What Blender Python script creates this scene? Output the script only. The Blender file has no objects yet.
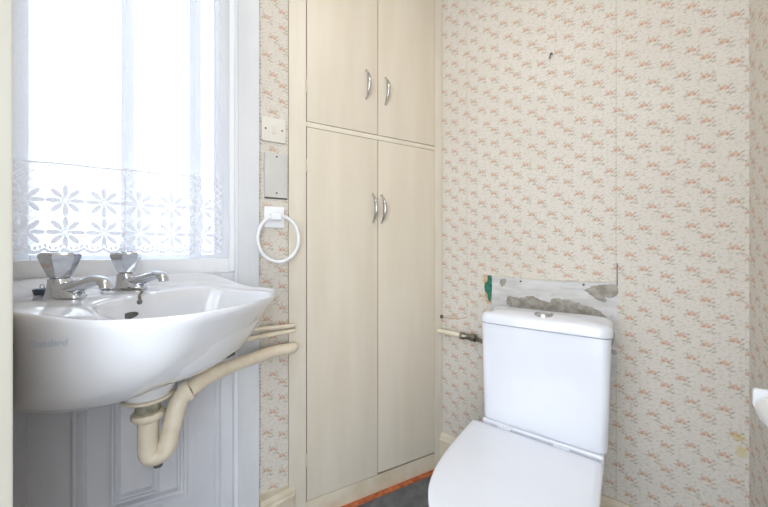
import bpy, bmesh, math, random
from mathutils import Vector, Matrix
from mathutils.bvhtree import BVHTree
PI = math.pi
random.seed(4)
scn = bpy.context.scene
COL = scn.collection

# ---------------------------------------------------------------- camera, sky, added fill lights, exposure
H = 0.9945
cam_d = bpy.data.cameras.new('camera')
cam_d.sensor_width = 36.0
cam_d.lens = 310.0 / 768.0 * 36.0
cam_d.shift_y = -2.0 / 768.0
cam_d.clip_start = 0.01
cam = bpy.data.objects.new('camera', cam_d)
cam.location = (0, 0, H)
cam.rotation_euler = (PI / 2, 0, 0)
COL.objects.link(cam)
scn.camera = cam

SKY_STRENGTH = 3.5
OVERHEAD_FILL_POWER = 3.2
REAR_FILL_POWER = 7.0
REAR_FILL_POWER_B = 6.5
EXPOSURE = 0.1
world = bpy.data.worlds.new('sky')
scn.world = world
world.use_nodes = True
wn = world.node_tree
wn.nodes.clear()
w_out = wn.nodes.new('ShaderNodeOutputWorld')
w_bg = wn.nodes.new('ShaderNodeBackground')
w_tc = wn.nodes.new('ShaderNodeTexCoord')
w_sep = wn.nodes.new('ShaderNodeSeparateXYZ')
w_rmp = wn.nodes.new('ShaderNodeValToRGB')
w_rmp.color_ramp.elements[0].position = 0.0
w_rmp.color_ramp.elements[0].color = (0.90, 0.95, 1.0, 1)
w_rmp.color_ramp.elements[1].position = 0.6
w_rmp.color_ramp.elements[1].color = (0.72, 0.84, 1.0, 1)
wn.links.new(w_tc.outputs['Generated'], w_sep.inputs[0])
wn.links.new(w_sep.outputs['Z'], w_rmp.inputs[0])
wn.links.new(w_rmp.outputs[0], w_bg.inputs['Color'])
w_bg.inputs['Strength'].default_value = SKY_STRENGTH
wn.links.new(w_bg.outputs[0], w_out.inputs[0])

ld = bpy.data.lights.new('overhead_fill_light', 'AREA')  # soft fill added below the ceiling, not a fitting of the room
ld.shape = 'DISK'
ld.size = 0.35
ld.energy = OVERHEAD_FILL_POWER
ld.color = (1.0, 0.97, 0.93)
lo = bpy.data.objects.new('overhead_fill_light', ld)
lo.location = (0.12, 0.55, 2.28)
COL.objects.link(lo)

for h_pos, h_rot, h_pw in (((0.70, -1.00, 0.95), 0.60, REAR_FILL_POWER), ((-0.45, -1.15, 0.90), -0.48, REAR_FILL_POWER_B)):  # two unseen area lights added behind the camera to brighten the room
    hd_ = bpy.data.lights.new('rear_fill_light', 'AREA')
    hd_.shape = 'RECTANGLE'
    hd_.size = 0.9
    hd_.size_y = 1.7
    hd_.energy = h_pw
    hd_.color = (1.0, 0.985, 0.97)
    ho = bpy.data.objects.new('rear_fill_light', hd_)
    ho.location = h_pos
    ho.rotation_euler = (PI / 2, 0, h_rot)
    COL.objects.link(ho)

scn.view_settings.view_transform = 'Standard'
scn.view_settings.look = 'None'
scn.view_settings.exposure = EXPOSURE
scn.view_settings.gamma = 1.0
scn.view_settings.use_curve_mapping = False

# ---------------------------------------------------------------- frames of the walls
class Frame:
    def __init__(s, ox, oy, ang):
        s.m = Matrix.Translation((ox, oy, 0)) @ Matrix.Rotation(ang, 4, 'Z')
        s.ang = ang
    def pt(s, x, y, z):
        return s.m @ Vector((x, y, z))
CX, CY = 0.264263, 1.437217                      # corner of cupboard wall and back wall
UW = Vector((0.885567, 0.464511))
UB = Vector((0.793353, -0.608761))
W = Frame(CX, CY, math.atan2(UW.y, UW.x))        # x along window wall (corner = 0, left negative), y outwards
B = Frame(CX, CY, math.atan2(-UB.y, -UB.x))      # x = -distance along back wall, y into the room
KX, KY = -0.976, 0.787                           # corner of window wall and door wall
D = Frame(KX - 0.00487, KY - 0.00635, math.atan2(UB.y, UB.x))   # x along door wall towards the camera, y into the room
G = Frame(0, 0, 0)

# ---------------------------------------------------------------- object helpers
def link(o, parent=None):
    COL.objects.link(o)
    if parent is not None:
        o.parent = parent
    return o
def tag(o, label=None, cat=None, group=None, kind=None):
    if label: o['label'] = label
    if cat: o['category'] = cat
    if group: o['group'] = group
    if kind: o['kind'] = kind
    return o
def obj(name, bm, mat, parent=None, frame=None, loc=(0, 0, 0), smooth=True, angle=40):
    bmesh.ops.recalc_face_normals(bm, faces=bm.faces[:])
    me = bpy.data.meshes.new(name)
    bm.to_mesh(me)
    bm.free()
    if mat is not None:
        me.materials.append(mat)
    if smooth:
        me.shade_smooth()
        try:
            me.set_sharp_from_angle(angle=math.radians(angle))
        except Exception:
            pass
    o = bpy.data.objects.new(name, me)
    link(o, parent)
    if frame is not None:
        o.matrix_world = frame.m @ Matrix.Translation(loc)
    else:
        o.location = loc
    return o
def thing(name, label, cat, frame=None, loc=(0, 0, 0), group=None, rz=0):
    o = bpy.data.objects.new(name, None)
    o.empty_display_size = 0.05
    link(o)
    f = frame or G
    o.matrix_world = f.m @ Matrix.Translation(loc) @ Matrix.Rotation(rz, 4, 'Z')
    return tag(o, label, cat, group)
def struct(name, bm, mat, frame=None, loc=(0, 0, 0), parent=None, smooth=False):
    o = obj(name, bm, mat, parent, frame, loc, smooth)
    if parent is None:
        o['kind'] = 'structure'
    return o
def new(): return bmesh.new()

def add_box(bm, x0, x1, y0, y1, z0, z1, bev=0.0, seg=2):
    t = bmesh.new()
    bmesh.ops.create_cube(t, size=1.0)
    for v in t.verts:
        v.co = Vector(((x0 + x1) / 2 + v.co.x * (x1 - x0), (y0 + y1) / 2 + v.co.y * (y1 - y0), (z0 + z1) / 2 + v.co.z * (z1 - z0)))
    if bev > 0:
        bmesh.ops.bevel(t, geom=t.edges[:], offset=bev, segments=seg, affect='EDGES', profile=0.7)
    merge(bm, t)
    return bm
def merge(bm, t):
    m = bpy.data.meshes.new('tmp')
    t.to_mesh(m); t.free()
    bm.from_mesh(m)
    bpy.data.meshes.remove(m)
def box(*a, **k): return add_box(bmesh.new(), *a, **k)
def loft(bm, rings, cap0=True, cap1=True, closed=True):
    vs = [[bm.verts.new(p) for p in r] for r in rings]
    n = len(vs[0])
    for i in range(len(vs) - 1):
        for j in range(n if closed else n - 1):
            k = (j + 1) % n
            bm.faces.new((vs[i][j], vs[i][k], vs[i + 1][k], vs[i + 1][j]))
    if cap0: bm.faces.new(vs[0])
    if cap1: bm.faces.new(list(reversed(vs[-1])))
    return bm
def catmull(pts, n=8):
    pts = [Vector(p) for p in pts]
    out = []
    P = [pts[0] * 2 - pts[1]] + pts + [pts[-1] * 2 - pts[-2]]
    for i in range(1, len(P) - 2):
        a, b, c, d = P[i - 1], P[i], P[i + 1], P[i + 2]
        for k in range(n):
            t = k / n
            out.append(0.5 * ((2 * b) + (c - a) * t + (2 * a - 5 * b + 4 * c - d) * t * t + (3 * b - a - 3 * c + d) * t ** 3))
    out.append(pts[-1])
    return out
def add_tube(bm, pts, r, seg=12, flat=1.0, cap=True, up=None, closed=False):
    pts = [Vector(p) for p in pts]
    n = len(pts)
    rr = r if hasattr(r, '__len__') else [r] * n
    rings = []
    nrm = None
    for i, p in enumerate(pts):
        if closed:
            t = (pts[(i + 1) % n] - pts[i - 1]).normalized()
        else:
            t = (pts[min(i + 1, n - 1)] - pts[max(i - 1, 0)]).normalized()
        if nrm is None:
            ref = Vector(up) if up else (Vector((0, 0, 1)) if abs(t.z) < 0.9 else Vector((1, 0, 0)))
            nrm = (ref - t * ref.dot(t)).normalized()
        else:
            nrm = (nrm - t * nrm.dot(t)).normalized()
        b = t.cross(nrm)
        rings.append([p + (nrm * math.cos(2 * PI * k / seg) * flat + b * math.sin(2 * PI * k / seg)) * rr[i] for k in range(seg)])
    if closed:
        rings.append(rings[0])
        t = bmesh.new()
        loft(t, rings, False, False)
        bmesh.ops.remove_doubles(t, verts=t.verts[:], dist=1e-6)
        merge(bm, t)
    else:
        loft(bm, rings, cap, cap)
    return bm
def add_lathe(bm, prof, seg=32, axis='Z', origin=(0, 0, 0)):
    o = Vector(origin)
    rings = []
    for r, h in prof:
        ring = []
        for k in range(seg):
            c, s = math.cos(2 * PI * k / seg) * r, math.sin(2 * PI * k / seg) * r
            ring.append(o + (Vector((c, s, h)) if axis == 'Z' else Vector((c, h, s)) if axis == 'Y' else Vector((h, c, s))))
        rings.append(ring)
    loft(bm, rings, True, True)
    return bm
def rrect(hx, hy, r, n=6):
    pts = []
    for cx, cy, a0 in ((hx - r, hy - r, 0), (-hx + r, hy - r, PI / 2), (-hx + r, -hy + r, PI), (hx - r, -hy + r, 1.5 * PI)):
        for k in range(n + 1):
            a = a0 + PI / 2 * k / n
            pts.append((cx + r * math.cos(a), cy + r * math.sin(a)))
    return pts

# ---------------------------------------------------------------- material helpers
class V:
    """socket wrapper so shader maths can be written as expressions"""
    def __init__(s, nt, k): s.nt, s.k = nt, k
    def _m(s, op, *a):
        n = s.nt.nodes.new('ShaderNodeMath'); n.operation = op
        for i, x in enumerate((s,) + a):
            if isinstance(x, V): s.nt.links.new(x.k, n.inputs[i])
            else: n.inputs[i].default_value = x
        return V(s.nt, n.outputs[0])
    def __add__(s, o): return s._m('ADD', o)
    def __sub__(s, o): return s._m('SUBTRACT', o)
    def __mul__(s, o): return s._m('MULTIPLY', o)
    def __truediv__(s, o): return s._m('DIVIDE', o)
    def lt(s, o): return s._m('LESS_THAN', o)
    def gt(s, o): return s._m('GREATER_THAN', o)
    def mx(s, o): return s._m('MAXIMUM', o)
    def mn(s, o): return s._m('MINIMUM', o)
    def floor(s): return s._m('FLOOR')
    def fract(s): return s._m('FRACT')
    def abs(s): return s._m('ABSOLUTE')
    def sin(s): return s._m('SINE')
    def cos(s): return s._m('COSINE')
    def sqrt(s): return s._m('SQRT')
    def pow(s, e): return s._m('POWER', e)
    def wrap(s, lo, hi): return s._m('WRAP', hi, lo)
    def atan2(s, o): return s._m('ARCTAN2', o)
    def inv(s): return s * -1.0 + 1.0
    def step(s, a, b):
        n = s.nt.nodes.new('ShaderNodeMapRange'); n.interpolation_type = 'SMOOTHSTEP'
        s.nt.links.new(s.k, n.inputs[0])
        n.inputs[1].default_value = a; n.inputs[2].default_value = b
        n.inputs[3].default_value = 0; n.inputs[4].default_value = 1
        return V(s.nt, n.outputs[0])
def mixf(f, a, b):
    n = f.nt.nodes.new('ShaderNodeMix'); n.data_type = 'FLOAT'
    f.nt.links.new(f.k, n.inputs[0])
    for i, x in ((2, a), (3, b)):
        if isinstance(x, V): f.nt.links.new(x.k, n.inputs[i])
        else: n.inputs[i].default_value = x
    return V(f.nt, n.outputs[0])
def mixc(f, a, b):
    n = f.nt.nodes.new('ShaderNodeMix'); n.data_type = 'RGBA'
    f.nt.links.new(f.k, n.inputs[0])
    for i, x in ((6, a), (7, b)):
        if isinstance(x, V): f.nt.links.new(x.k, n.inputs[i])
        else: n.inputs[i].default_value = (*x, 1)
    return V(f.nt, n.outputs[2])
def base_mat(name):
    m = bpy.data.materials.new(name); m.use_nodes = True
    nt = m.node_tree
    return m, nt, nt.nodes['Principled BSDF'], nt.nodes['Material Output']
def coords(nt):
    tc = nt.nodes.new('ShaderNodeTexCoord')
    s = nt.nodes.new('ShaderNodeSeparateXYZ')
    nt.links.new(tc.outputs['Object'], s.inputs[0])
    return tc, V(nt, s.outputs[0]), V(nt, s.outputs[1]), V(nt, s.outputs[2])
def noise(nt, tc, scale, detail=3, stretch=None, rough=0.55):
    n = nt.nodes.new('ShaderNodeTexNoise'); n.inputs['Scale'].default_value = scale
    n.inputs['Detail'].default_value = detail; n.inputs['Roughness'].default_value = rough
    if stretch:
        mp = nt.nodes.new('ShaderNodeMapping'); mp.inputs['Scale'].default_value = stretch
        nt.links.new(tc.outputs['Object'], mp.inputs[0]); nt.links.new(mp.outputs[0], n.inputs['Vector'])
    else:
        nt.links.new(tc.outputs['Object'], n.inputs['Vector'])
    return V(nt, n.outputs['Fac'])
def srgb(r, g, b):
    f = lambda c: ((c / 255 + 0.055) / 1.055) ** 2.4 if c > 10 else c / 255 / 12.92
    return (f(r), f(g), f(b))
def paint(name, c, c2=None, rough=0.5, scale=8, stretch=None, bump=0.0, bscale=60, metallic=0.0, coat=0.0):
    m, nt, p, out = base_mat(name)
    tc = nt.nodes.new('ShaderNodeTexCoord')
    if c2 is None: c2 = tuple(x * 0.93 for x in c)
    f = noise(nt, tc, scale, 4, stretch)
    nt.links.new(mixc(f.step(0.3, 0.7), c, c2).k, p.inputs['Base Color'])
    p.inputs['Roughness'].default_value = rough
    p.inputs['Metallic'].default_value = metallic
    p.inputs['Coat Weight'].default_value = coat
    if bump > 0:
        b = nt.nodes.new('ShaderNodeBump'); b.inputs['Strength'].default_value = bump; b.inputs['Distance'].default_value = 0.002
        nt.links.new(noise(nt, tc, bscale, 3, stretch).k, b.inputs['Height'])
        nt.links.new(b.outputs[0], p.inputs['Normal'])
    return m

PH, PV = 0.0885, 0.132
def wallpaper(name, axis, sign, u0, z0, seams=(), stains=(), base=srgb(215, 208, 198)):
    """cream paper with a half-drop repeat of small pink-brown roses and grey-green sprigs"""
    m, nt, p, out = base_mat(name)
    tc, x, y, z = coords(nt)
    s = (x if axis == 'X' else y) * sign
    nx = noise(nt, tc, 330, 2) - 0.5
    nz = noise(nt, tc, 300, 2) - 0.5
    a = (s - u0) / PH + 0.15
    i = a.floor()
    ux = (a - i) * PH + nx * 0.013
    vz = (z - z0) + i * (PV * 0.5) + nz * 0.013
    best = None
    for h, q in ((0.15, 0.0), (0.15, -0.58), (0.56, -0.35), (0.80, -0.835)):
        dx = ux - h * PH
        dz = (vz - q * PV).wrap(-PV / 2, PV / 2)
        d = dx * dx * 0.7 + dz * dz
        if best is None: best = (d, dx, dz)
        else:
            f = d.lt(best[0])
            best = (mixf(f, best[0], d), mixf(f, best[1], dx), mixf(f, best[2], dz))
    _, dx, dz = best
    def blob(cx, cz, rx, rz, rot=0.0):
        c, sn = math.cos(rot), math.sin(rot)
        ex = (dx - cx); ez = (dz - cz)
        if rot:
            fx = (ex * c + ez * sn) / rx; fz = (ez * c - ex * sn) / rz
        else:
            fx = ex / rx; fz = ez / rz
        return (fx * fx + fz * fz).step(1.25, 0.45)
    petals = blob(-0.006, 0.001, 0.0068, 0.0068).mx(blob(0.0055, -0.001, 0.0062, 0.0058)).mx(blob(0.001, 0.0065, 0.0042, 0.0036))
    core = blob(-0.0055, -0.001, 0.0032, 0.0028).mx(blob(0.006, -0.002, 0.003, 0.0025))
    leaf = blob(0.014, 0.006, 0.005, 0.002, 0.6).mx(blob(-0.014, -0.003, 0.0045, 0.002, -0.5)).mx(blob(0.015, -0.006, 0.006, 0.0021, 0.5)) \
        .mx(blob(0.006, -0.015, 0.007, 0.0018, 0.45)).mx(blob(0.016, -0.0185, 0.006, 0.0022, 0.3)).mx(blob(-0.010, 0.011, 0.004, 0.002, 0.8))
    bud = blob(0.012, -0.0145, 0.0035, 0.003).mx(blob(-0.013, -0.0115, 0.003, 0.0026))
    soft = noise(nt, tc, 260, 2)
    big = noise(nt, tc, 2.2, 4)
    col = mixc(big.step(0.35, 0.7), base, tuple(v * k for v, k in zip(base, (0.955, 0.955, 0.94))))
    sp1 = noise(nt, tc, 95, 2, (1.0, 1.0, 2.2)).step(0.53, 0.63)
    sp2 = noise(nt, tc, 130, 2, (2.0, 2.0, 1.0)).step(0.57, 0.68)
    col = mixc(sp1 * 0.55, col, srgb(178, 176, 160))
    col = mixc(sp2 * 0.45, col, srgb(200, 168, 148))
    col = mixc(leaf * soft.step(0.15, 0.5) * 0.85, col, srgb(160, 155, 136))
    col = mixc(bud * soft.step(0.3, 0.6) * 0.6, col, srgb(190, 158, 138))
    col = mixc(petals * soft.step(0.15, 0.55) * 0.95, col, srgb(202, 167, 144))
    col = mixc(core * 0.75, col, srgb(178, 137, 113))
    for sm in seams:
        col = mixc((s - sm).abs().step(0.0016, 0.0004) * 0.45, col, srgb(150, 140, 124))
    for su, sz, rx, rz, cc in stains:
        ex = (s - su) / rx; ez = (z - sz) / rz
        col = mixc((ex * ex + ez * ez + (soft - 0.5) * 2.0).step(1.3, 0.3) * 0.55, col, cc)
    nt.links.new(col.k, p.inputs['Base Color'])
    p.inputs['Roughness'].default_value = 0.62
    bp = nt.nodes.new('ShaderNodeBump'); bp.inputs['Strength'].default_value = 0.12; bp.inputs['Distance'].default_value = 0.001
    nt.links.new(noise(nt, tc, 300, 2).k, bp.inputs['Height'])
    nt.links.new(bp.outputs[0], p.inputs['Normal'])
    return m
M = {}
M['paper_back'] = wallpaper('wallpaper_back', 'X', -1, 0.774, 1.313, (0.126, 0.650), ((0.925, 0.470, 0.016, 0.010, srgb(196, 176, 100)), (0.931, 0.432, 0.012, 0.018, srgb(200, 182, 110)), (0.055, 0.700, 0.035, 0.006, srgb(190, 168, 138)), (0.128, 0.76, 0.006, 0.012, srgb(206, 178, 118))))
M['paper_right'] = wallpaper('wallpaper_right', 'Y', 1, 0.03, 1.313)
M['paper_front'] = wallpaper('wallpaper_front', 'X', 1, 0.03, 1.313)
M['paper_left'] = wallpaper('wallpaper_left', 'X', 1, -0.709, 1.661)
M['cream'] = paint('cream_gloss_paint', srgb(222, 213, 197), srgb(216, 206, 188), 0.42, 3.0, (6, 6, 1), 0.1, 30)
M['cream_door'] = paint('cream_door_paint', srgb(218, 208, 191), srgb(213, 202, 183), 0.42, 2.5, (6, 6, 0.8), 0.1, 30)
M['cream_dirty'] = paint('cream_skirting_paint', srgb(216, 206, 186), srgb(200, 186, 160), 0.45, 9, None, 0.15, 40)
M['cream_pipe'] = paint('cream_pipe_paint', srgb(232, 221, 200), srgb(220, 207, 184), 0.35, 30, None, 0.2, 90)
M['white_paint'] = paint('white_wood_paint', srgb(240, 241, 243), srgb(234, 236, 240), 0.45, 4, (4, 4, 1), 0.08, 40)
M['panel_paint'] = paint('grey_white_panel_paint', srgb(226, 227, 232), srgb(219, 220, 226), 0.45, 5, (3, 3, 1), 0.1, 40)
M['ceramic'] = paint('white_ceramic', srgb(232, 233, 236), srgb(229, 230, 234), 0.08, 5, None, 0, 1, 0, 0.6)
M['ceramic_toilet'] = paint('white_toilet_ceramic', srgb(232, 234, 240), srgb(229, 231, 238), 0.10, 5, None, 0, 1, 0, 0.5)
M['seat_plastic'] = paint('white_seat_plastic', srgb(236, 238, 244), srgb(234, 236, 243), 0.16, 5)
M['jamb'] = paint('grey_cream_paint', srgb(180, 176, 164), srgb(172, 167, 154), 0.5, 3, (5, 5, 1))
M['board_paint'] = paint('off_white_board_paint', srgb(219, 220, 222), srgb(211, 213, 216), 0.45, 4, (4, 4, 1), 0.08, 40)
M['plastic'] = paint('white_plastic', srgb(240, 241, 243), srgb(236, 238, 241), 0.3, 9)
M['old_plastic'] = paint('cream_plastic', srgb(224, 219, 208), srgb(219, 213, 202), 0.35, 12)
M['grey_plate'] = paint('pale_grey_plate', srgb(205, 202, 196), srgb(199, 197, 192), 0.4, 12)
M['chrome'] = paint('worn_chrome', (0.70, 0.72, 0.76), (0.58, 0.60, 0.64), 0.16, 40, None, 0, 1, 1.0)
M['chrome_handle'] = paint('satin_chrome', (0.62, 0.61, 0.60), (0.5, 0.5, 0.5), 0.25, 40, None, 0, 1, 1.0)
M['dark'] = paint('dark_gap', (0.05, 0.045, 0.04), None, 0.8)
M['dark_metal'] = paint('dark_metal', (0.10, 0.095, 0.09), (0.2, 0.19, 0.17), 0.45, 60, None, 0, 1, 0.6)
M['floor'] = paint('grey_vinyl_floor', srgb(112, 114, 115), srgb(90, 92, 95), 0.55, 22, None, 0.2, 80)
M['orange'] = paint('orange_bare_wood', srgb(205, 118, 74), srgb(160, 84, 50), 0.7, 60, None, 0.5, 90)
M['ceiling'] = paint('white_ceiling', srgb(236, 234, 230), srgb(230, 228, 224), 0.8, 3)
M['putty'] = paint('grey_green_putty', srgb(165, 164, 145), srgb(120, 118, 100), 0.7, 80, None, 0.5, 120)
M['rubber'] = paint('dark_rubber', srgb(70, 84, 92), srgb(50, 60, 70), 0.4, 40)
M['copper_dirty'] = paint('tarnished_metal', srgb(150, 146, 130), srgb(96, 90, 76), 0.35, 70, None, 0.4, 120, 0.7)
M['bare_wood'] = paint('bare_tan_wood', srgb(216, 184, 150), srgb(190, 152, 116), 0.7, 20, (1, 1, 4))
M['logo'] = paint('pale_blue_print', srgb(178, 191, 207), srgb(192, 203, 215), 0.4, 60)

# ---------------------------------------------------------------- setting
b = new(); add_box(b, -2.6, 2.6, -2.4, 2.4, -0.06, 0.0)
struct('floor', b, M['floor'])
b = new()
CP = [W.pt(-1.47, 0.10, 0), W.pt(0.02, 0.09, 0), B.pt(-1.05, -0.09, 0), B.pt(-1.05, 1.75, 0), D.pt(1.6, -0.9, 0), D.pt(-0.08, -0.9, 0)]
loft(b, [[Vector((p.x, p.y, zz)) for p in CP] for zz in (2.36, 2.42)])
struct('ceiling', b, M['ceiling'])
# back wall, with the cupboard wall at its left end and the splay at its right end
b = new(); add_box(b, -1.06, 0.0, -0.10, 0.0, 0.0, 2.36)
struct('wall_back', b, M['paper_back'], B)
b = new(); add_box(b, -1.06, -0.946, 0.0, 1.29, 0.0, 2.36)
struct('wall_right', b, M['paper_right'], B)
# window wall: pier between window and cupboard, lintel above the window, wall under it
b = new()
add_box(b, -0.862, -0.689, 0.0, 0.11, 0.0, 2.36)
add_box(b, -1.50, -0.862, 0.0, 0.11, 2.20, 2.36)
add_box(b, -1.50, -0.862, 0.0, 0.11, 0.0, 0.925)
struct('wall_left', b, M['paper_left'], W)
# wall holding the doorway the picture is taken from
b = new(); add_box(b, -0.08, 0.585, -0.05, 0.0, 0.0, 2.36)
struct('wall_front', b, M['paper_front'], D)
b = new()
add_box(b, 0.585, 0.660, -0.055, 0.0025, 0.0, 2.10, 0.002)
add_box(b, 0.585, 1.55, -0.055, 0.0025, 2.10, 2.17, 0.002)
add_box(b, 1.475, 1.55, -0.055, 0.0025, 0.0, 2.10, 0.002)
struct('door_1', b, M['jamb'], D)

# skirting boards with a moulded top
def skirting(x0, x1, y0, y1, h, t, sgn):
    bm = new()
    rings = []
    for x, yf in ((x0, y0), (x1, y1)):
        T = t + yf
        prof = [(0, 0), (T, 0), (T, h - 0.038), (T + 0.004, h - 0.034), (T + 0.004, h - 0.026), (T - 0.002, h - 0.022),
                (T - 0.003, h - 0.012), (T - 0.008, h - 0.004), (T - 0.011, h), (0, h)]
        rings.append([Vector((x, sgn * (0.0005 + py), pz)) for py, pz in prof])
    loft(bm, rings)
    return bm
struct('baseboard_left', skirting(-0.7865, -0.668, 0.030, 0.0, 0.152, 0.018, -1), M['cream_dirty'], W)
struct('baseboard_back', skirting(-0.945, -0.0, 0.0, 0.0, 0.162, 0.017, 1), M['cream_dirty'], B)
b = new(); add_box(b, -0.66, 0.0, -0.030, -0.004, 0.0, 0.007, 0.001)
struct('trim_1', b, M['orange'], W)

# white architrave board and bead at the right of the window, full height
b = new()
add_box(b, -0.852, -0.787, -0.014, 0.0, 0.0, 2.36, 0.0015)
struct('trim_2', b, M['board_paint'], W)
b = new()
add_box(b, -0.879, -0.8625, -0.010, 0.0, 0.928, 2.36, 0.004, 3)
add_box(b, -0.8625, -0.852, -0.002, 0.0, 0.0, 2.36)
struct('trim_3', b, M['white_paint'], W)

# panelling under the window: flat boards, upright strips and two nested raised mouldings
def frame_mould(bm, x0, x1, z0, z1, w, y0, prof):
    """mitred picture-frame moulding; prof = [(inset, height)] from outside in"""
    rings = []
    for ins, hgt in prof:
        i = ins * w
        rings.append([Vector((x0 + i, y0 - hgt, z0 + i)), Vector((x1 - i, y0 - hgt, z0 + i)), Vector((x1 - i, y0 - hgt, z1 - i)), Vector((x0 + i, y0 - hgt, z1 - i))])
    loft(bm, rings, False, False)
MOULD = [(0, 0), (0.0, 0.008), (0.12, 0.012), (0.35, 0.012), (0.45, 0.006), (0.62, 0.006), (0.72, 0.014), (0.88, 0.014), (1.0, 0.0)]
b = new()
add_box(b, -1.46, -0.8615, -0.0015, -0.0003, 0.0, 0.9253)
add_box(b, -1.348, -0.924, -0.003, -0.0005, 0.0, 0.9253)
add_box(b, -1.46, -1.351, -0.005, -0.0005, 0.0, 0.9253, 0.001)
add_box(b, -0.920, -0.906, -0.008, -0.0005, 0.0, 0.9253, 0.001)
add_box(b, -0.905, -0.868, -0.012, -0.0005, 0.0, 0.9253, 0.002)
frame_mould(b, -1.262, -0.994, 0.236, 0.86, 0.030, -0.003, MOULD)
frame_mould(b, -1.180, -1.068, 0.272, 0.79, 0.021, -0.003, MOULD)
struct('trim_4', b, M['panel_paint'], W)

# ---------------------------------------------------------------- window
m, nt, p, out = base_mat('window_glass')
for n in list(nt.nodes):
    if n != out: nt.nodes.remove(n)
tr = nt.nodes.new('ShaderNodeBsdfTransparent'); tr.inputs[0].default_value = (0.97, 0.985, 1.0, 1)
gl = nt.nodes.new('ShaderNodeBsdfGlossy'); gl.inputs['Roughness'].default_value = 0.15
mx = nt.nodes.new('ShaderNodeMixShader'); mx.inputs[0].default_value = 0.06
nt.links.new(tr.outputs[0], mx.inputs[1]); nt.links.new(gl.outputs[0], mx.inputs[2]); nt.links.new(mx.outputs[0], out.inputs[0])
M['glass'] = m
win = bpy.data.objects.new('window_1', None); link(win); win.matrix_world = W.m.copy(); win['kind'] = 'structure'
b = new()
add_box(b, -1.44, -1.361, 0.035, 0.080, 0.93, 2.20, 0.003)
add_box(b, -1.168, -1.135, 0.035, 0.080, 0.93, 2.20, 0.003)
add_box(b, -0.995, -0.961, 0.035, 0.080, 0.93, 2.20, 0.003)
add_box(b, -0.925, -0.862, 0.030, 0.085, 0.93, 2.20, 0.003)
add_box(b, -1.361, -1.168, 0.037, 0.078, 0.93, 0.985, 0.003)
add_box(b, -1.135, -0.995, 0.037, 0.078, 0.93, 0.985, 0.003)
add_box(b, -1.361, -1.168, 0.037, 0.078, 2.14, 2.20, 0.003)
add_box(b, -1.135, -0.995, 0.037, 0.078, 2.14, 2.20, 0.003)
add_box(b, -0.961, -0.925, 0.037, 0.078, 0.93, 0.985, 0.002)
add_box(b, -0.961, -0.925, 0.037, 0.078, 2.14, 2.20, 0.002)
obj('window_frame', b, M['white_paint'], win)
for x0, x1 in ((-1.359, -1.170), (-1.133, -0.997), (-0.960, -0.926)):
    b = new(); add_box(b, x0, x1, 0.055, 0.059, 0.986, 2.139)
    obj('pane', b, M['glass'], win, smooth=False)
b = new(); add_box(b, -1.445, -0.863, -0.004, 0.036, 0.9254, 0.972, 0.004)
obj('window_sill', b, M['white_paint'], win)

# ---------------------------------------------------------------- net curtain
def net_mat(name, lace):
    m, nt, p, out = base_mat(name)
    nt.nodes.remove(p)
    tc, x, y, z = coords(nt)
    weave = noise(nt, tc, 900, 0)
    if lace:
        cw, ch = 0.080, 0.086
        px = ((x + 1.3975) / cw).fract() - 0.5
        pz = ((z - 1.004) / ch).fract() - 0.5
        r = (px * px + pz * pz).sqrt()
        th = pz.atan2(px)
        pet = (th * 4.0).cos().abs().pow(0.8) * 0.50
        flower = (r - pet).step(0.02, -0.02) * r.gt(0.12)
        ring = (r - 0.085).abs().step(0.035, 0.015)
        band = z.lt(1.178)
        # diamond lattice
        a = (x + z) / 0.021; c = (x - z) / 0.021
        lat = ((a.fract() - 0.5).abs().step(0.12, 0.05)).mx((c.fract() - 0.5).abs().step(0.12, 0.05)) * 0.55
        head = (z - 1.232).abs().step(0.004, 0.002)
        sc = ((x * (PI / 0.04)).sin().abs()) * 0.010
        edge = z - 0.992 + sc
        scal = (edge - 0.010).abs().step(0.006, 0.003)
        dots = (((x / 0.0105).fract() - 0.5).abs().lt(0.28)) * ((edge - 0.021).abs().lt(0.0045))
        pat = (flower.mx(ring) * band * (z - 1.012).gt(0)).mx(lat).mx(head).mx(scal).mx(dots)
        al = (pat * 0.56 + weave * 0.14 + 0.38).mn(0.985)
        al = al * edge.gt(0.004)
    else:
        al = weave * 0.14 + 0.28
    d = nt.nodes.new('ShaderNodeBsdfDiffuse'); d.inputs[0].default_value = (*srgb(238, 240, 246), 1)
    t = nt.nodes.new('ShaderNodeBsdfTranslucent'); t.inputs[0].default_value = (*srgb(236, 240, 250), 1)
    a1 = nt.nodes.new('ShaderNodeMixShader'); a1.inputs[0].default_value = 0.125 if lace else 0.5
    nt.links.new(d.outputs[0], a1.inputs[1]); nt.links.new(t.outputs[0], a1.inputs[2])
    tp = nt.nodes.new('ShaderNodeBsdfTransparent')
    a2 = nt.nodes.new('ShaderNodeMixShader')
    nt.links.new(al.k, a2.inputs[0]); nt.links.new(tp.outputs[0], a2.inputs[1]); nt.links.new(a1.outputs[0], a2.inputs[2])
    nt.links.new(a2.outputs[0], out.inputs[0])
    return m
M['net'] = net_mat('sheer_net', False)
M['lace'] = net_mat('lace_border', True)
cur = thing('net_curtain', 'white sheer net curtain with a floral lace border across the window', 'curtain', W)
FOLDS = ((-1.150, 0.024, 1.15), (-1.060, 0.010, 0.9), (-0.980, 0.026, 1.1), (-0.938, 0.012, 0.95), (-0.914, 0.009, 0.95))
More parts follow.
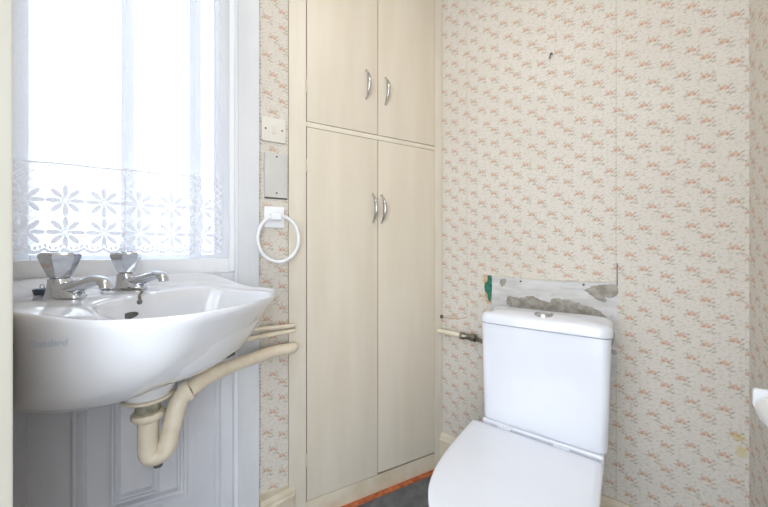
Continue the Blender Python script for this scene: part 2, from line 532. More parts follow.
def fold_xy(t, z):
    x = t
    y = -0.002 + 0.0030 * math.sin(t * 46 + 0.6) + 0.0015 * math.sin(t * 103 + z * 1.2)
    for c, w, k in FOLDS:
        c += 0.005 * math.sin(z * 2.2 + c * 40)
        u = (t - c) / w
        if abs(u) < 1:
            x -= k * w / PI * 1.25 * math.sin(PI * u) * (1 - abs(u)) ** 0.3
            y -= w * 0.45 * (1 + math.cos(PI * u)) * 0.5
    return x, y + 0.003
def net_sheet(z0, z1, nz):
    bm = new()
    nx = 420
    ts = [-1.398 + 0.497 * i / nx for i in range(nx + 1)]
    g = []
    for k in range(nz + 1):
        z = z0 + (z1 - z0) * k / nz
        row = []
        for t in ts:
            x, y = fold_xy(t, z)
            row.append(bm.verts.new((x, y, z)))
        g.append(row)
    for k in range(nz):
        for i in range(nx):
            bm.faces.new((g[k][i], g[k][i + 1], g[k + 1][i + 1], g[k + 1][i]))
    return bm
obj('sheer_panel', net_sheet(1.235, 2.19, 24), M['net'], cur, angle=180)
obj('lace_border', net_sheet(0.984, 1.235, 10), M['lace'], cur, angle=180)

# ---------------------------------------------------------------- built-in cupboard
cup = thing('built_in_cupboard', 'tall cream painted built-in cupboard with four doors in the corner', 'cupboard', W)
b = new()
add_box(b, -0.688, -0.626, -0.010, 0.02, 0.0, 2.355, 0.0015)
add_box(b, -0.042, -0.002, -0.010, 0.02, 0.0, 2.355, 0.0015)
add_box(b, -0.626, -0.042, -0.010, 0.02, 1.4535, 1.4715, 0.001)
add_box(b, -0.626, -0.042, -0.010, 0.02, 2.26, 2.355, 0.001)
obj('face_frame', b, M['cream'], cup)
b = new(); add_box(b, -0.626, -0.042, -0.0095, 0.02, 0.0, 0.076, 0.001)
obj('plinth', b, M['cream_dirty'], cup)
b = new(); add_box(b, -0.686, -0.004, 0.060, 0.075, 0.0, 2.35); add_box(b, -0.686, -0.672, 0.021, 0.060, 0.0, 2.35); add_box(b, -0.018, -0.004, 0.021, 0.060, 0.0, 2.35)
obj('carcass', b, M['dark'], cup, smooth=False)
def handle_bm(side):
    bm = new()
    n = 22; L = 0.116
    pts, rs = [], []
    for i in range(n + 1):
        t = i / n
        s = math.sin(PI * t)
        pts.append(Vector((side * 0.004 * s, -0.026 * s ** 0.75, (t - 0.5) * L)))
        rs.append(0.0024 + 0.0072 * s ** 1.2)
    add_tube(bm, pts, rs, 12, 0.8, True, (1, 0, 0))
    for e in (-1, 1):
        add_lathe(bm, [(0.0042, 0.0), (0.0042, -0.004), (0.002, -0.006)], 12, 'Y', (0, 0, e * L * 0.485))
    return bm
YF = -0.0115
for x0, x1, z0, z1, hx, hz, side, hg, hzs in (
        (-0.6235, -0.3345, 0.079, 1.4510, -0.357, 1.171, 1, -0.625, (1.31, 0.23)),
        (-0.3315, -0.0445, 0.085, 1.4510, -0.317, 1.170, 1, -0.0432, (1.30, 0.24)),
        (-0.6235, -0.3345, 1.4735, 2.258, -0.387, 1.667, 1, -0.625, (1.60, 2.15)),
        (-0.3315, -0.0445, 1.4735, 2.258, -0.301, 1.662, 1, -0.0432, (1.60, 2.15))):
    b = new(); add_box(b, x0, x1, YF, 0.008, z0, z1, 0.0014)
    d = obj('door', b, M['cream_door'], cup)
    b = handle_bm(side)
    h = obj('handle', b, M['chrome_handle'], d); h.location = (hx, YF, hz)
    for z in hzs:
        b = new()
        for q in (-1, 0, 1):
            add_lathe(b, [(0.003, q * 0.016 - 0.0075), (0.0035, q * 0.016 - 0.007), (0.0035, q * 0.016 + 0.007), (0.003, q * 0.016 + 0.0075)], 10)
        hh = obj('hinge', b, M['cream'], d); hh.location = (hg, -0.0125, z)

# ---------------------------------------------------------------- wall plates and towel ring on the paper strip
def screw(parent, x, z, y, mat):
    b = new(); add_lathe(b, [(0.0034, 0), (0.0034, -0.001), (0.002, -0.0016)], 14, 'Y')
    add_box(b, -0.0027, 0.0027, -0.0019, -0.0012, -0.0004, 0.0004)
    o = obj('screw', b, mat, parent); o.location = (x, y, z)
def plate_bm(hx, hz, r, t, bulge=0.0):
    bm = new()
    P = rrect(hx, hz, r, 6)
    def ring(k, y): return [Vector((px * k, y, pz * k)) for px, pz in P]
    loft(bm, [ring(1, 0), ring(1, -t * 0.7), ring(0.985, -t * 0.95), ring(0.95, -t), ring(0.5, -t - bulge), ring(0.05, -t - bulge)])
    return bm
sw = thing('light_switch', 'cream rocker light switch with two screws, topmost plate on the papered strip', 'switch', W, (-0.7385, -0.0005, 1.421))
obj('face_plate', plate_bm(0.0405, 0.042, 0.007, 0.008), M['old_plastic'], sw)
b = new(); add_box(b, -0.0055, 0.0055, -0.013, -0.008, -0.0135, 0.0135, 0.0015)
o = obj('rocker', b, M['old_plastic'], sw); o.rotation_euler.x = 0.10
screw(sw, -0.0275, 0.001, -0.008, M['dark_metal']); screw(sw, 0.0275, 0.001, -0.008, M['dark_metal'])
cv = thing('blank_cover_plate', 'pale grey upright blank plate with two screws below the light switch', 'wall plate', W, (-0.731, -0.0005, 1.262))
b = plate_bm(0.0385, 0.078, 0.002, 0.007)
obj('cover', b, M['grey_plate'], cv)
b = new(); add_box(b, -0.037, 0.037, -0.0045, 0.0, -0.0815, -0.079)
obj('back_box', b, M['dark'], cv, smooth=False)
screw(cv, 0.002, 0.066, -0.007, M['dark_metal']); screw(cv, 0.002, -0.062, -0.007, M['dark_metal'])
tr_ = thing('towel_ring', 'round white plastic towel ring on a square backplate, beside the basin', 'towel ring', W, (-0.737, -0.0005, 1.115))
obj('back_plate', plate_bm(0.0335, 0.037, 0.004, 0.009, 0.002), M['plastic'], tr_)
b = new()
add_box(b, -0.016, 0.020, -0.040, -0.008, -0.012, 0.014, 0.005, 3)
obj('ring_holder', b, M['plastic'], tr_)
b = new()
add_tube(b, [(0.011 + 0.068 * math.sin(2 * PI * k / 64), -0.031, -0.076 + 0.0805 * math.cos(2 * PI * k / 64)) for k in range(64)], 0.0062, 14, 1.0, False, (0, 1, 0), True)
obj('ring', b, M['plastic'], tr_)

# ---------------------------------------------------------------- corner wash basin
A = Vector((0.9962, -0.0872)); Bv = Vector((0.0872, 0.9962))
def bw(a, bb, z): return Vector((KX + a * A.x + bb * Bv.x, KY + a * A.y + bb * Bv.y, z))
half = [(0.010, 0.0), (0.018, 0.0095), (0.10, 0.062), (0.20, 0.1265), (0.30, 0.190), (0.370, 0.2345), (0.400, 0.248), (0.45, 0.252), (0.505, 0.250), (0.56, 0.241), (0.61, 0.220), (0.652, 0.186), (0.674, 0.140), (0.692, 0.074), (0.699, 0.0)]
curve = half[:5] + [(v.x, v.y) for v in catmull([Vector((x, y, 0)) for x, y in half[5:]], 8)]
far = half[:8] + [(0.500, 0.249), (0.554, 0.2395), (0.601, 0.218), (0.641, 0.183), (0.666, 0.138), (0.689, 0.073), (0.699, 0.0)]
far_c = far[:5] + [(v.x, v.y) for v in catmull([Vector((x, y, 0)) for x, y in far[5:]], 8)]
poly = far_c + [(x, -y) for x, y in reversed(curve[1:-1])]
BC = (0.535, 0.0)
NB = 168
def ray_poly(th):
    dx, dy = math.cos(th), math.sin(th)
    best = 0
    n = len(poly)
    for i in range(n):
        x1, y1 = poly[i][0] - BC[0], poly[i][1] - BC[1]
        x2, y2 = poly[(i + 1) % n][0] - BC[0], poly[(i + 1) % n][1] - BC[1]
        ex, ey = x2 - x1, y2 - y1
        den = dx * ey - dy * ex
        if abs(den) < 1e-9: continue
        t = (x1 * ey - y1 * ex) / den
        s = (x1 * dy - y1 * dx) / den
        if t > 0 and -1e-6 <= s <= 1 + 1e-6: best = max(best, t)
    return BC[0] + dx * best, BC[1] + dy * best
THS = [2 * PI * k / NB for k in range(NB)]
# denser sampling near the back corner
OUT = [ray_poly(t) for t in THS]
def sstep(x, a, c):
    t = max(0, min(1, (x - a) / (c - a))); return t * t * (3 - 2 * t)
def lift(a, b=0.1): return sstep(a, 0.55, 0.36) * (0.30 + 0.70 * sstep(b, -0.12, 0.06))
def bowl_pt(th, k=1.0, ca=0.535):
    c, s = math.cos(th), math.sin(th)
    e = 2 / 2.35
    ra = 0.150
    return ca + ra * k * math.copysign(abs(c) ** e, c), 0.188 * k * math.copysign(abs(s) ** e, s)
bas = thing('wash_basin', 'white ceramic corner wash basin with two taps under the window', 'basin', G, bw(0.3, 0, 0))
bas_m = Matrix.Translation(-bw(0.3, 0, 0))
rings = []
Z0, ZR = 0.640, 0.8795
for s, z in ((0.30, 0.664), (0.44, 0.666), (0.56, 0.672), (0.67, 0.685), (0.76, 0.708), (0.84, 0.743), (0.905, 0.784), (0.955, 0.827), (0.985, 0.859), (0.998, 0.871), (1.0, 0.8785)):
    rings.append([bas_m @ bw(a * s, bb * s, z + 0.043 * lift(a, bb) * max(0, (z - Z0) / (ZR - Z0)) ** 2) for a, bb in OUT])
def top_ring(f, dz):
    r = []
    for th, (a, bb) in zip(THS, OUT):
        ba, bbb = bowl_pt(th)
        L = lift(a, bb)
        ze = ZR + 0.043 * L; zd = 0.8785 + 0.0175 * lift(a); zb = 0.8755 + 0.016 * lift(a)
        # upstand only on the strip next to the walls
        if f < 0.12: z = ze
        elif f < 0.3: z = ze + (zd - ze) * sstep(f, 0.12, 0.3)
        else: z = zd + (zb - zd) * (f - 0.3) / 0.7
        r.append(bas_m @ bw(a + (ba - a) * f, bb + (bbb - bb) * f, z + dz))
    return r
rings += [top_ring(0.015, 0.003), top_ring(0.05, 0.004), top_ring(0.09, 0.004), top_ring(0.16, 0.003), top_ring(0.24, 0.002), top_ring(0.32, 0.001), top_ring(0.5, 0), top_ring(0.7, 0.0), top_ring(0.88, 0.0), top_ring(0.96, -0.002), top_ring(1.0, -0.006)]
for k, z, ca in ((0.975, 0.862, 0.534), (0.94, 0.840, 0.530), (0.87, 0.800, 0.52), (0.76, 0.755, 0.505), (0.60, 0.720, 0.48), (0.40, 0.700, 0.455), (0.18, 0.690, 0.43)):
    rings.append([bas_m @ bw(*bowl_pt(th, k, ca), z) for th in THS])
b = new(); loft(b, rings)
bowl = obj('bowl', b, M['ceramic'], bas, angle=60)
# overflow slot and waste inside the bowl
dg = bpy.context.evaluated_depsgraph_get()
bvh = BVHTree.FromObject(bowl, dg)
def bowl_hit(o, d):
    h = bvh.ray_cast(bas_m @ Vector(o), Vector(d))
    return (h[0], h[1]) if h[0] is not None else (None, None)
hp, hn = bowl_hit(bw(0.535, -0.035, 0.846), -A.to_3d())
if hp is not None:
    ax = Bv.to_3d(); up = hn.cross(ax).normalized()
    b = new()
    rr = [[hp + hn * o + ax * (0.024 * k * math.cos(t)) + up * (0.0075 * k * math.sin(t)) for t in [2 * PI * q / 28 for q in range(28)]] for k, o in ((1.0, -0.004), (1.0, 0.0012), (0.8, 0.0014), (0.1, 0.0014))]
    loft(b, rr)
    obj('overflow_slot', b, M['dark_metal'], bas)
b = new(); add_lathe(b, [(0.058, 0.680), (0.054, 0.664), (0.047, 0.655), (0.046, 0.6518), (0.020, 0.6518)], 36, 'Z', bas_m @ Vector((-0.567, 0.745, 0)))
obj('waste_boss', b, M['ceramic'], bas)
b = new(); add_lathe(b, [(0.024, 0.688), (0.026, 0.692), (0.020, 0.694), (0.012, 0.690), (0.002, 0.690)], 28, 'Z', bas_m @ bw(0.43, 0, 0))
obj('waste_outlet', b, M['chrome'], bas)
# faded maker's script on the near side
fc = bpy.data.curves.new('script', 'FONT'); fc.body = 'Standard'; fc.size = 0.019; fc.shear = 0.35; fc.resolution_u = 3
fo = bpy.data.objects.new('script', fc); COL.objects.link(fo)
bpy.context.view_layer.update()
tm = bpy.data.meshes.new_from_object(fo.evaluated_get(bpy.context.evaluated_depsgraph_get()))
bpy.data.objects.remove(fo)
b = new(); b.from_mesh(tm); bpy.data.meshes.remove(tm)
bmesh.ops.subdivide_edges(b, edges=b.edges[:], cuts=1)
xs = [v.co.x for v in b.verts]; wd = max(xs)
for v in b.verts:
    o = Vector((-0.583 + v.co.x * 0.074 / wd, 0.30, 0.836 + v.co.y * 0.9 + v.co.x * 0.10))
    h, n = bowl_hit(o, (0, 1, 0))
    v.co = (h + n * 0.0009) if h is not None else bas_m @ o
lg = obj('maker_script', b, M['logo'], bas, smooth=False)
lg['label'] = 'faded pale blue cursive maker lettering'

# ---------------------------------------------------------------- two pillar taps
def make_tap(label, x, y, spot=False):
    t = thing('basin_tap', label, 'tap', G, (x, y, 0.8958), 'chrome pillar taps')
    t.rotation_euler.z = math.atan2(A.y, A.x)
    b = new()
    rings = []
    for z, rx, ry, ox in ((0, 0.042, 0.0265, 0.013), (0.003, 0.042, 0.0265, 0.013), (0.008, 0.039, 0.025, 0.012), (0.018, 0.030, 0.0215, 0.006), (0.030, 0.0205, 0.0195, 0), (0.040, 0.0195, 0.0195, 0), (0.042, 0.016, 0.016, 0)):
        rings.append([Vector((ox + rx * math.cos(2 * PI * k / 28), ry * math.sin(2 * PI * k / 28), z)) for k in range(28)])
    loft(b, rings)
    obj('body', b, M['chrome'], t, angle=50)
    b = new()
    path = catmull([(0.002, 0, 0.016), (0.032, 0, 0.0205), (0.060, 0, 0.0295), (0.084, 0, 0.0365), (0.099, 0, 0.0355), (0.107, 0, 0.027), (0.1085, 0, 0.019)], 5)
    n = len(path)
    rs = [0.0185 - 0.0070 * min(1, i / (n * 0.55)) for i in range(n)]
    rs[-1] = 0.0102
    add_tube(b, path, rs, 18, 0.92, True)
    obj('spout', b, M['chrome'], t, angle=50)
    b = new()
    rings = []
    N = 48
    for z, r, fl in ((0.0425, 0.0165, 0.10), (0.045, 0.0185, 0.12), (0.060, 0.0235, 0.14), (0.078, 0.0298, 0.16), (0.087, 0.0325, 0.16), (0.0925, 0.0325, 0.12), (0.096, 0.029, 0.06), (0.0975, 0.021, 0.0)):
        rings.append([Vector((r * (1 - fl * abs(math.sin(3 * (2 * PI * k / N)))**0.8 + fl * 0.3) * math.cos(2 * PI * k / N), r * (1 - fl * abs(math.sin(3 * (2 * PI * k / N)))**0.8 + fl * 0.3) * math.sin(2 * PI * k / N), z)) for k in range(N)])
    loft(b, rings)
    hd = obj('handle', b, M['chrome'], t, angle=24)
    b = new(); add_lathe(b, [(0.015, 0.0970), (0.015, 0.0990), (0.012, 0.1005), (0.002, 0.1010)], 24)
    obj('cap', b, M['chrome'], t)
    return t
make_tap('nearer chrome basin tap with tarnished fluted handle, left of the pair', -0.702, 0.672)
make_tap('farther chrome basin tap with fluted handle, right of the pair', -0.692, 0.832)

# ---------------------------------------------------------------- basin chain and plug
ch = thing('plug_chain', 'thin chrome chain lying across the basin deck between the taps', 'chain', G, bw(0.36, 0.0, 0.905))
chm = Matrix.Translation(-bw(0.36, 0.0, 0.905))
cp = catmull([(0.258, 0.022, 0.8990), (0.275, 0.012, 0.8990), (0.300, 0.018, 0.8990), (0.330, 0.036, 0.8990), (0.358, 0.030, 0.8975), (0.380, 0.010, 0.8955), (0.400, -0.018, 0.8915), (0.412, -0.030, 0.8825)], 6)
NL = 30
b = new()
for i in range(NL):
    f = i / (NL - 1) * (len(cp) - 1)
    k = min(int(f), len(cp) - 2)
    c = cp[k].lerp(cp[k + 1], f - k); t = (cp[k + 1] - cp[k]).normalized()
    c3 = chm @ bw(*c); t3 = (A.to_3d() * t.x + Bv.to_3d() * t.y + Vector((0, 0, t.z))).normalized()
    s3 = t3.cross(Vector((0, 0, 1))).normalized()
    u3 = s3 if i % 2 else s3.cross(t3)
    add_tube(b, [c3 + t3 * (0.0042 * math.cos(2 * PI * q / 12)) + u3 * (0.0022 * math.sin(2 * PI * q / 12)) for q in range(12)], 0.0013, 6, 1, False, s3.cross(t3) if i % 2 else s3, True)
obj('links', b, M['copper_dirty'], ch)
b = new()
add_lathe(b, [(0.001, -0.006), (0.0045, -0.004), (0.0055, 0), (0.0045, 0.004), (0.001, 0.006)], 16, 'Z', chm @ bw(0.4135, -0.032, 0.8775))
obj('chain_end', b, M['dark_metal'], ch)
pl = thing('basin_plug', 'small dark rubber plug resting behind the nearer tap', 'plug', G, (-0.772, 0.700, 0.8965))
b = new(); add_lathe(b, [(0.012, 0.0), (0.0135, 0.003), (0.0155, 0.010), (0.0155, 0.013), (0.012, 0.0145), (0.002, 0.0145)], 24)
obj('stopper', b, M['rubber'], pl)
b = new(); add_tube(b, [(0.005 * math.cos(2 * PI * q / 16), 0, 0.0185 + 0.005 * math.sin(2 * PI * q / 16)) for q in range(16)], 0.0011, 6, 1, False, (0, 1, 0), True)
obj('ring', b, M['chrome_handle'], pl)

# ---------------------------------------------------------------- waste trap
T0 = Vector((-0.567, 0.745))
wt = thing('basin_trap', 'cream painted waste trap and thick pipe running from basin into cupboard', 'waste pipe', G, (T0.x, T0.y, 0.475))
wm = Matrix.Translation((-T0.x, -T0.y, -0.475))
b = new(); add_lathe(b, [(0.020, 0.6515), (0.046, 0.6510), (0.051, 0.649), (0.0525, 0.646), (0.050, 0.643), (0.045, 0.6405), (0.028, 0.638), (0.020, 0.638)], 36, 'Z', (0, 0, -0.475))
obj('flange', b, M['cream_pipe'], wt)
b = new(); add_lathe(b, [(0.0235, 0.6375), (0.025, 0.635), (0.025, 0.617), (0.0235, 0.612)], 28, 'Z', (0, 0, -0.475))
obj('threaded_tail', b, M['putty'], wt)
b = new(); add_lathe(b, [(0.026, 0.612), (0.033, 0.610), (0.034, 0.604), (0.033, 0.597), (0.027, 0.591), (0.024, 0.589)], 10, 'Z', (0, 0, -0.475))
obj('lock_nut', b, M['cream_pipe'], wt)
out_dir = (W.pt(-0.666, -0.036, 0) - Vector((T0.x, T0.y, 0)))
e1 = Vector((0.62, 0.36)).normalized()
def tp(d, z): return wm @ Vector((T0.x + e1.x * d, T0.y + e1.y * d, z))
up1 = catmull([tp(0, 0.600), tp(0, 0.55), tp(0, 0.522), tp(0.003, 0.506), tp(0.014, 0.4985), tp(0.028, 0.502), tp(0.037, 0.515), tp(0.045, 0.55), tp(0.056, 0.60), tp(0.064, 0.625), tp(0.079, 0.642)], 6)
b = new(); add_tube(b, up1, 0.0210, 24)
obj('u_bend', b, M['cream_pipe'], wt, angle=60)
b = new(); add_tube(b, [tp(0.073, 0.6375), tp(0.080, 0.6430), tp(0.088, 0.6465)], [0.0250, 0.0260, 0.0250], 24)
obj('collar', b, M['cream_pipe'], wt)
b = new(); add_lathe(b, [(0.004, 0.4715), (0.009, 0.4715), (0.010, 0.476), (0.010, 0.482)], 8, 'Z', (e1.x * 0.020, e1.y * 0.020, -0.475))
obj('drain_plug', b, M['dark_metal'], wt)
endp = W.pt(-0.664, -0.036, 0.659)
mid = W.pt(-0.80, -0.056, 0.6545)
pp = catmull([tp(0.080, 0.6420), wm @ Vector((-0.472, 0.850, 0.657)), wm @ Vector((-0.430, 0.955, 0.6555)), wm @ W.pt(-0.74, -0.042, 0.6550), wm @ W.pt(-0.700, -0.034, 0.6540), wm @ W.pt(-0.682, -0.027, 0.6535), wm @ W.pt(-0.674, -0.0120, 0.653)], 6)
b = new(); add_tube(b, pp, [0.0215 - 0.0025 * min(1, i / 12) for i in range(len(pp))], 24)
obj('outlet_pipe', b, M['cream_pipe'], wt, angle=60)
b = new(); add_tube(b, [wm @ W.pt(-0.905, -0.0775, 0.6715), wm @ W.pt(-0.885, -0.0715, 0.6735), wm @ W.pt(-0.865, -0.066, 0.675)], [0.007, 0.010, 0.006], 10)
obj('pipe_clip', b, M['dark_metal'], wt)
# two thin supply pipes
for nm, lab, z0, z1, y1, r in (('upper', 'upper of the two thin cream pipes running from basin into cupboard', 0.731, 0.731, -0.026, 0.0078),
                       ('lower', 'lower of the two thin cream pipes running from basin into cupboard', 0.712, 0.700, -0.032, 0.0078)):
    b = new()
    pts = catmull([W.pt(-0.668, -0.0125, z0), W.pt(-0.676, -0.019, z0), W.pt(-0.700, -0.0225, z0 - 0.0005), W.pt(-0.80, y1 + 0.002, (z0 + z1) / 2), W.pt(-0.90, y1, z1), W.pt(-0.98, y1, z1)], 6)
    add_tube(b, pts, r, 14)
    o = obj('supply_pipe', b, M['cream_pipe'], angle=60)
    tag(o, lab, 'pipe', 'supply pipes')

# ---------------------------------------------------------------- toilet (local: x to the left along the wall, y out from the wall)
toi = thing('toilet', 'white close-coupled toilet with closed lid against the papered back wall', 'toilet', B, (-0.4455, 0, 0))
def bump_rect(hx0, y0, y1, r_back, r_front, bow, n=10):
    """plan outline of the cistern: straight back, gently bowed front"""
    pts = []
    for cx, cy, r, a0 in ((hx0 - r_front, y1 - r_front, r_front, 0), (-hx0 + r_front, y1 - r_front, r_front, PI / 2), (-hx0 + r_back, y0 + r_back, r_back, PI), (hx0 - r_back, y0 + r_back, r_back, 1.5 * PI)):
        for k in range(n + 1):
            a = a0 + PI / 2 * k / n
            pts.append([cx + r * math.cos(a), cy + r * math.sin(a)])
        if a0 == 0:                                # points along the front
            for k in range(1, 12):
                t = k / 12
                pts.append([(hx0 - r_front) * (1 - 2 * t), y1])
    for p_ in pts:
        if p_[1] > (y0 + y1) / 2:
            p_[1] += bow * (1 - (p_[0] / hx0) ** 2)
    return pts
def cis_ring(k, z, hx=0.178, y0=0.052, y1=0.221, bow=0.004, taper=0.0):
    return [Vector((x * k - 0.0085, 0.13 + (y - 0.13) * k - (taper if y < 0.12 else 0), z)) for x, y in bump_rect(hx, y0, y1, 0.03, 0.022, bow)]
b = new()
loft(b, [cis_ring(0.96, 0.4115, 0.180), cis_ring(0.985, 0.413, 0.180), cis_ring(1, 0.420, 0.180), cis_ring(1, 0.60, 0.1845), cis_ring(1, 0.743, 0.1875), cis_ring(0.98, 0.744, 0.1875)])
obj('cistern', b, M['ceramic_toilet'], toi, angle=50)
b = new()
def lid_ring(k, z): return [Vector((x * k - 0.0085, 0.135 + (y - 0.135) * (1 - (1 - k) * 1.6 if k > 0.7 else k * 0.52 / 0.7), z)) for x, y in bump_rect(0.1915, 0.047, 0.226, 0.03, 0.034, 0.004)]
loft(b, [lid_ring(0.985, 0.7465), lid_ring(1, 0.7475), lid_ring(1, 0.758), lid_ring(0.995, 0.766), lid_ring(0.98, 0.773), lid_ring(0.955, 0.7775), lid_ring(0.90, 0.7815), lid_ring(0.8, 0.785), lid_ring(0.6, 0.788), lid_ring(0.3, 0.789), lid_ring(0.02, 0.7892)])
obj('cistern_lid', b, M['ceramic_toilet'], toi, angle=50)
b = new()
add_lathe(b, [(0.027, 0.790), (0.027, 0.7965), (0.0255, 0.7985), (0.0225, 0.7985), (0.0222, 0.7975), (0.0215, 0.7975), (0.0205, 0.7995), (0.012, 0.8003), (0.001, 0.8003)], 36, 'Z', (-0.0165, 0.178, -0.006))
fb = obj('flush_button', b, M['chrome_handle'], toi)
fb['label'] = 'round chrome flush button'
# seat outline (D shape)
def seat_out(k=1.0, dy0=0.0, hw=0.1885, y0=0.240, y1=0.735):
    half_ = [(hw - 0.012, y0), (hw - 0.003, y0 + 0.004), (hw, y0 + 0.018), (hw, 0.36), (hw - 0.001, 0.44), (hw - 0.009, 0.53), (hw - 0.023, 0.593), (hw - 0.040, 0.632), (hw - 0.067, 0.672), (0.085, 0.712), (0.045, 0.729), (0.0, y1)]
    c = [(v.x, v.y) for v in catmull([Vector((x, y, 0)) for x, y in half_], 5)]
    full = c + [(-x, y) for x, y in reversed(c[:-1])]
    n = 8
    full += [(-(hw - 0.012) + 2 * (hw - 0.012) * i / n, y0) for i in range(1, n)]
    cyy = 0.48
    return [(x * k, cyy + (y - cyy) * k) for x, y in full]
def seat_rings(levels, **kw): return [[Vector((x + 0.009, y, z)) for x, y in seat_out(k, **kw)] for k, z in levels]
b = new(); loft(b, seat_rings(((0.975, 0.3885), (0.995, 0.3895), (1.0, 0.393), (1.0, 0.399), (0.992, 0.4035), (0.975, 0.4055), (0.9, 0.4068), (0.5, 0.4078), (0.05, 0.408))))
obj('seat_lid', b, M['seat_plastic'], toi, angle=50)
b = new(); loft(b, seat_rings(((0.96, 0.3655), (0.985, 0.3665), (0.99, 0.371), (0.99, 0.3835), (0.98, 0.387), (0.9, 0.3875))))
obj('seat', b, M['seat_plastic'], toi, angle=50)
for sx in (-0.075, 0.093):
    b = new(); add_box(b, sx - 0.022, sx + 0.022, 0.2285, 0.2395, 0.398, 0.4065, 0.002, 2)
    obj('hinge', b, M['seat_plastic'], toi)
# pan: rings from the foot to the rim
def pan_ring(hw, y0, y1, z, p=2.6, n=72):
    pts = []
    cy_, hy = (y0 + y1) / 2, (y1 - y0) / 2
    for k in range(n):
        t = 2 * PI * k / n
        c, s = math.cos(t), math.sin(t)
        e = 2 / p
        yy = cy_ + hy * math.copysign(abs(s) ** e, s)
        xx = hw * math.copysign(abs(c) ** e, c)
        pts.append(Vector((xx + 0.006, yy, z)))
    return pts
b = new()
loft(b, [pan_ring(0.105, 0.16, 0.60, 0.0, 3), pan_ring(0.108, 0.155, 0.605, 0.006, 3), pan_ring(0.104, 0.15, 0.60, 0.03, 3), pan_ring(0.098, 0.12, 0.59, 0.12, 3), pan_ring(0.110, 0.08, 0.605, 0.20, 3),
         pan_ring(0.145, 0.06, 0.66, 0.27, 2.9), pan_ring(0.170, 0.055, 0.70, 0.325, 3.0), pan_ring(0.178, 0.055, 0.712, 0.352, 3.2), pan_ring(0.176, 0.057, 0.710, 0.362, 3.2), pan_ring(0.17, 0.06, 0.70, 0.3645, 3.2)])
add_box(b, -0.180, 0.170, 0.056, 0.2275, 0.355, 0.4105, 0.010, 4)
obj('pan', b, M['ceramic_toilet'], toi, angle=50)

# ---------------------------------------------------------------- cistern inlet pipe
ip = thing('inlet_pipe', 'short cream water pipe with metal coupling between cupboard and cistern', 'pipe', B, (-0.09, 0.030, 0.632))
b = new(); add_tube(b, [(0.090, 0, 0.0025), (0.05, 0, 0.001), (-0.022, 0, -0.002)], 0.0100, 16)
obj('pipe', b, M['cream_pipe'], ip)
b = new(); add_tube(b, [(-0.018, 0, -0.0015), (-0.019, 0, -0.0016), (-0.036, 0, -0.0022), (-0.040, 0, -0.0023), (-0.060, 0, -0.003), (-0.062, 0, -0.003)], [0.0105, 0.0155, 0.0155, 0.0125, 0.0125, 0.0105], 12)
obj('coupling', b, M['copper_dirty'], ip)
b = new(); add_tube(b, [(-0.062, 0, -0.003), (-0.064, 0, -0.003), (-0.086, 0, -0.004), (-0.088, 0, -0.004), (-0.105, 0.012, -0.004), (-0.135, 0.036, -0.004), (-0.155, 0.055, -0.004)], [0.011, 0.0165, 0.0165, 0.0105, 0.0095, 0.0095, 0.0095], 8)
obj('valve_nut', b, M['copper_dirty'], ip)
b = new(); add_lathe(b, [(0.006, 0.0), (0.006, 0.012), (0.004, 0.014)], 10, 'Y', (-0.075, 0.010, 0.0))
obj('valve_screw', b, M['dark_metal'], ip)
# torn stub of an old clip above it
cl = thing('pipe_clip', 'small black broken clip at the cupboard edge above the inlet pipe', 'clip', B, (-0.002, 0.004, 0.695))
b = new(); add_box(b, -0.012, 0.010, 0.0, 0.012, -0.007, 0.008, 0.002)
obj('block', b, M['dark_metal'], cl)
b = new(); add_tube(b, catmull([(-0.010, 0.004, 0.0), (-0.022, 0.0, -0.004), (-0.05, -0.0015, -0.004), (-0.085, -0.0015, 0.0), (-0.124, -0.0015, 0.011)], 5), 0.0015, 8)
wr = obj('wire', b, M['bare_wood'], cl)

# ---------------------------------------------------------------- bare board with old cement above the cistern
m, nt, p, out = base_mat('bare_grey_board')
tc, x, y, z = coords(nt)
f1 = noise(nt, tc, 7, 5, (1, 1, 5)); f2 = noise(nt, tc, 40, 4)
c = mixc(f1.step(0.35, 0.65), srgb(212, 210, 208), srgb(192, 190, 187))
c = mixc(f2.step(0.55, 0.75) * 0.5, c, srgb(166, 164, 160))
nt.links.new(c.k, p.inputs['Base Color']); p.inputs['Roughness'].default_value = 0.75
M['board'] = m
M['cement'] = paint('old_cement', srgb(172, 167, 158), srgb(140, 134, 123), 0.9, 45, None, 0.8, 110)
M['green'] = paint('old_green_paint', srgb(34, 128, 96), srgb(24, 84, 72), 0.5, 60, None, 0.3, 90)
M['torn'] = paint('torn_paper_edge', srgb(226, 220, 210), srgb(206, 196, 180), 0.8, 60)
pt = thing('bare_board_patch', 'bare grey board with old cement where wallpaper is stripped above cistern', 'patch', B, (-0.4225, 0.0, 0.0))
def bx(u): return 0.4225 - u
def flat_poly(pts, y0, y1):
    bm = new()
    loft(bm, [[Vector((bx(u), y0, z)) for u, z in pts], [Vector((bx(u), y1, z)) for u, z in pts]])
    return bm
obj('board', flat_poly([(0.236, 0.893), (0.30, 0.889), (0.45, 0.885), (0.56, 0.886), (0.6525, 0.890), (0.6525, 0.60), (0.64, 0.54), (0.236, 0.54)], 0.0003, 0.0025), M['board'], pt, smooth=False)
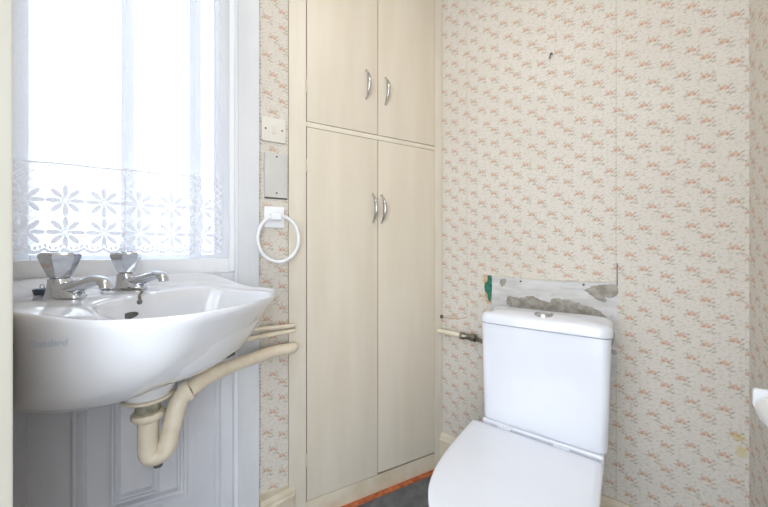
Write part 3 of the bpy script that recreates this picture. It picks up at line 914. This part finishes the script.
def blob_patch(name, pts, t, mat, jit=0.004):
    bm = new()
    P = [(v.x, v.y) for v in catmull([Vector((u, z, 0)) for u, z in pts + pts[:1]], 6)][:-1]
    P = [(u + random.uniform(-jit, jit), z + random.uniform(-jit, jit)) for u, z in P]
    cu = sum(q[0] for q in P) / len(P); cz = sum(q[1] for q in P) / len(P)
    R = [[Vector((bx(cu + (u - cu) * k), y, cz + (z - cz) * k)) for u, z in P] for k, y in ((1, 0.0026), (0.97, 0.0026 + t * 0.7), (0.9, 0.0026 + t), (0.5, 0.0026 + t * 1.15))]
    loft(bm, R)
    return obj(name, bm, mat, pt, angle=60)
blob_patch('cement', [(0.296, 0.785), (0.299, 0.812), (0.34, 0.812), (0.385, 0.822), (0.43, 0.808), (0.455, 0.806), (0.46, 0.818), (0.51, 0.818), (0.56, 0.806), (0.60, 0.794), (0.625, 0.765), (0.640, 0.735), (0.645, 0.700), (0.637, 0.680), (0.62, 0.72), (0.58, 0.75), (0.45, 0.755), (0.33, 0.765)], 0.004, M['cement'], 0.003)
blob_patch('cement', [(0.560, 0.858), (0.585, 0.874), (0.615, 0.881), (0.6515, 0.880), (0.6515, 0.850), (0.630, 0.838), (0.600, 0.842), (0.625, 0.826), (0.612, 0.822), (0.585, 0.838)], 0.003, M['cement'], 0.002)
blob_patch('cement', [(0.268, 0.864), (0.274, 0.881), (0.288, 0.883), (0.293, 0.873), (0.286, 0.858), (0.276, 0.850)], 0.002, M['cement'], 0.002)
blob_patch('cement', [(0.637, 0.665), (0.650, 0.662), (0.651, 0.650), (0.640, 0.648)], 0.002, M['cement'], 0.001)
obj('bare_strip', flat_poly([(0.198, 0.897), (0.2355, 0.894), (0.2355, 0.78), (0.215, 0.775), (0.206, 0.80), (0.204, 0.85)], 0.0003, 0.0018), M['bare_wood'], pt, smooth=False)
blob_patch('green_paint', [(0.218, 0.893), (0.234, 0.892), (0.235, 0.845), (0.2335, 0.79), (0.222, 0.788), (0.216, 0.815), (0.205, 0.835), (0.205, 0.862), (0.216, 0.868)], 0.0012, M['green'], 0.0015)
b = new()
loft(b, [[Vector((bx(u), 0.0003, z)), Vector((bx(u), 0.004, z)), Vector((bx(u), 0.0055, z + 0.006)), Vector((bx(u), 0.0003, z + 0.008))] for u, z in ((0.197, 0.897), (0.25, 0.893), (0.30, 0.8905), (0.36, 0.886), (0.45, 0.886), (0.52, 0.887), (0.58, 0.8885), (0.648, 0.8915))])
obj('torn_paper', b, M['torn'], pt, smooth=False)
for u, z in ((0.349, 0.877), (0.558, 0.877)):
    b = new(); add_lathe(b, [(0.004, 0.002), (0.004, 0.005), (0.002, 0.006)], 10, 'Y', (bx(u), 0, z))
    obj('nail', b, M['dark_metal'], pt)
b = new(); add_box(b, bx(0.6545), bx(0.6515), 0.0003, 0.003, 0.88, 0.955)
obj('open_seam', b, M['dark_metal'], pt, smooth=False)

# ---------------------------------------------------------------- small hook high on the back wall
hk = thing('wall_hook', 'small dark metal hook stuck in the papered back wall', 'hook', B, (-0.457, 0.0, 1.722))
b = new(); add_tube(b, catmull([(0, 0.0, 0.010), (0, 0.010, 0.010), (0.002, 0.014, 0.004), (0.004, 0.012, -0.006), (0.005, 0.016, -0.011)], 5), 0.0024, 8)
obj('hook', b, M['dark_metal'], hk)
b = new(); add_lathe(b, [(0.004, 0.0), (0.004, 0.0012), (0.002, 0.002)], 12, 'Y', (0, 0, 0.010))
obj('collar', b, M['copper_dirty'], hk)

# ---------------------------------------------------------------- toilet roll holder on the right wall
rh = thing('toilet_roll_holder', 'white plastic toilet roll holder on the right wall at picture edge', 'roll holder', B, (-0.9455, 0.298, 0.648))
b = new(); add_box(b, 0.0, 0.008, -0.02, 0.14, -0.045, 0.055, 0.003)
obj('back_plate', b, M['plastic'], rh)
for y in (-0.012, 0.124):
    b = new()
    prof = [(0.006, 0.054), (0.054, 0.054), (0.057, 0.050), (0.057, 0.018), (0.046, -0.012), (0.028, -0.034), (0.006, -0.044)]
    loft(b, [[Vector((px, yy, pz)) for px, pz in prof] for yy in (y, y + 0.008)])
    obj('side_arm', b, M['plastic'], rh)
b = new(); add_lathe(b, [(0.010, 0.0), (0.024, 0.0), (0.026, 0.002), (0.026, 0.116), (0.024, 0.118), (0.010, 0.118)], 32, 'Y', (0.031, 0.001, 0.016))
obj('roll', b, M['ceiling'], rh)
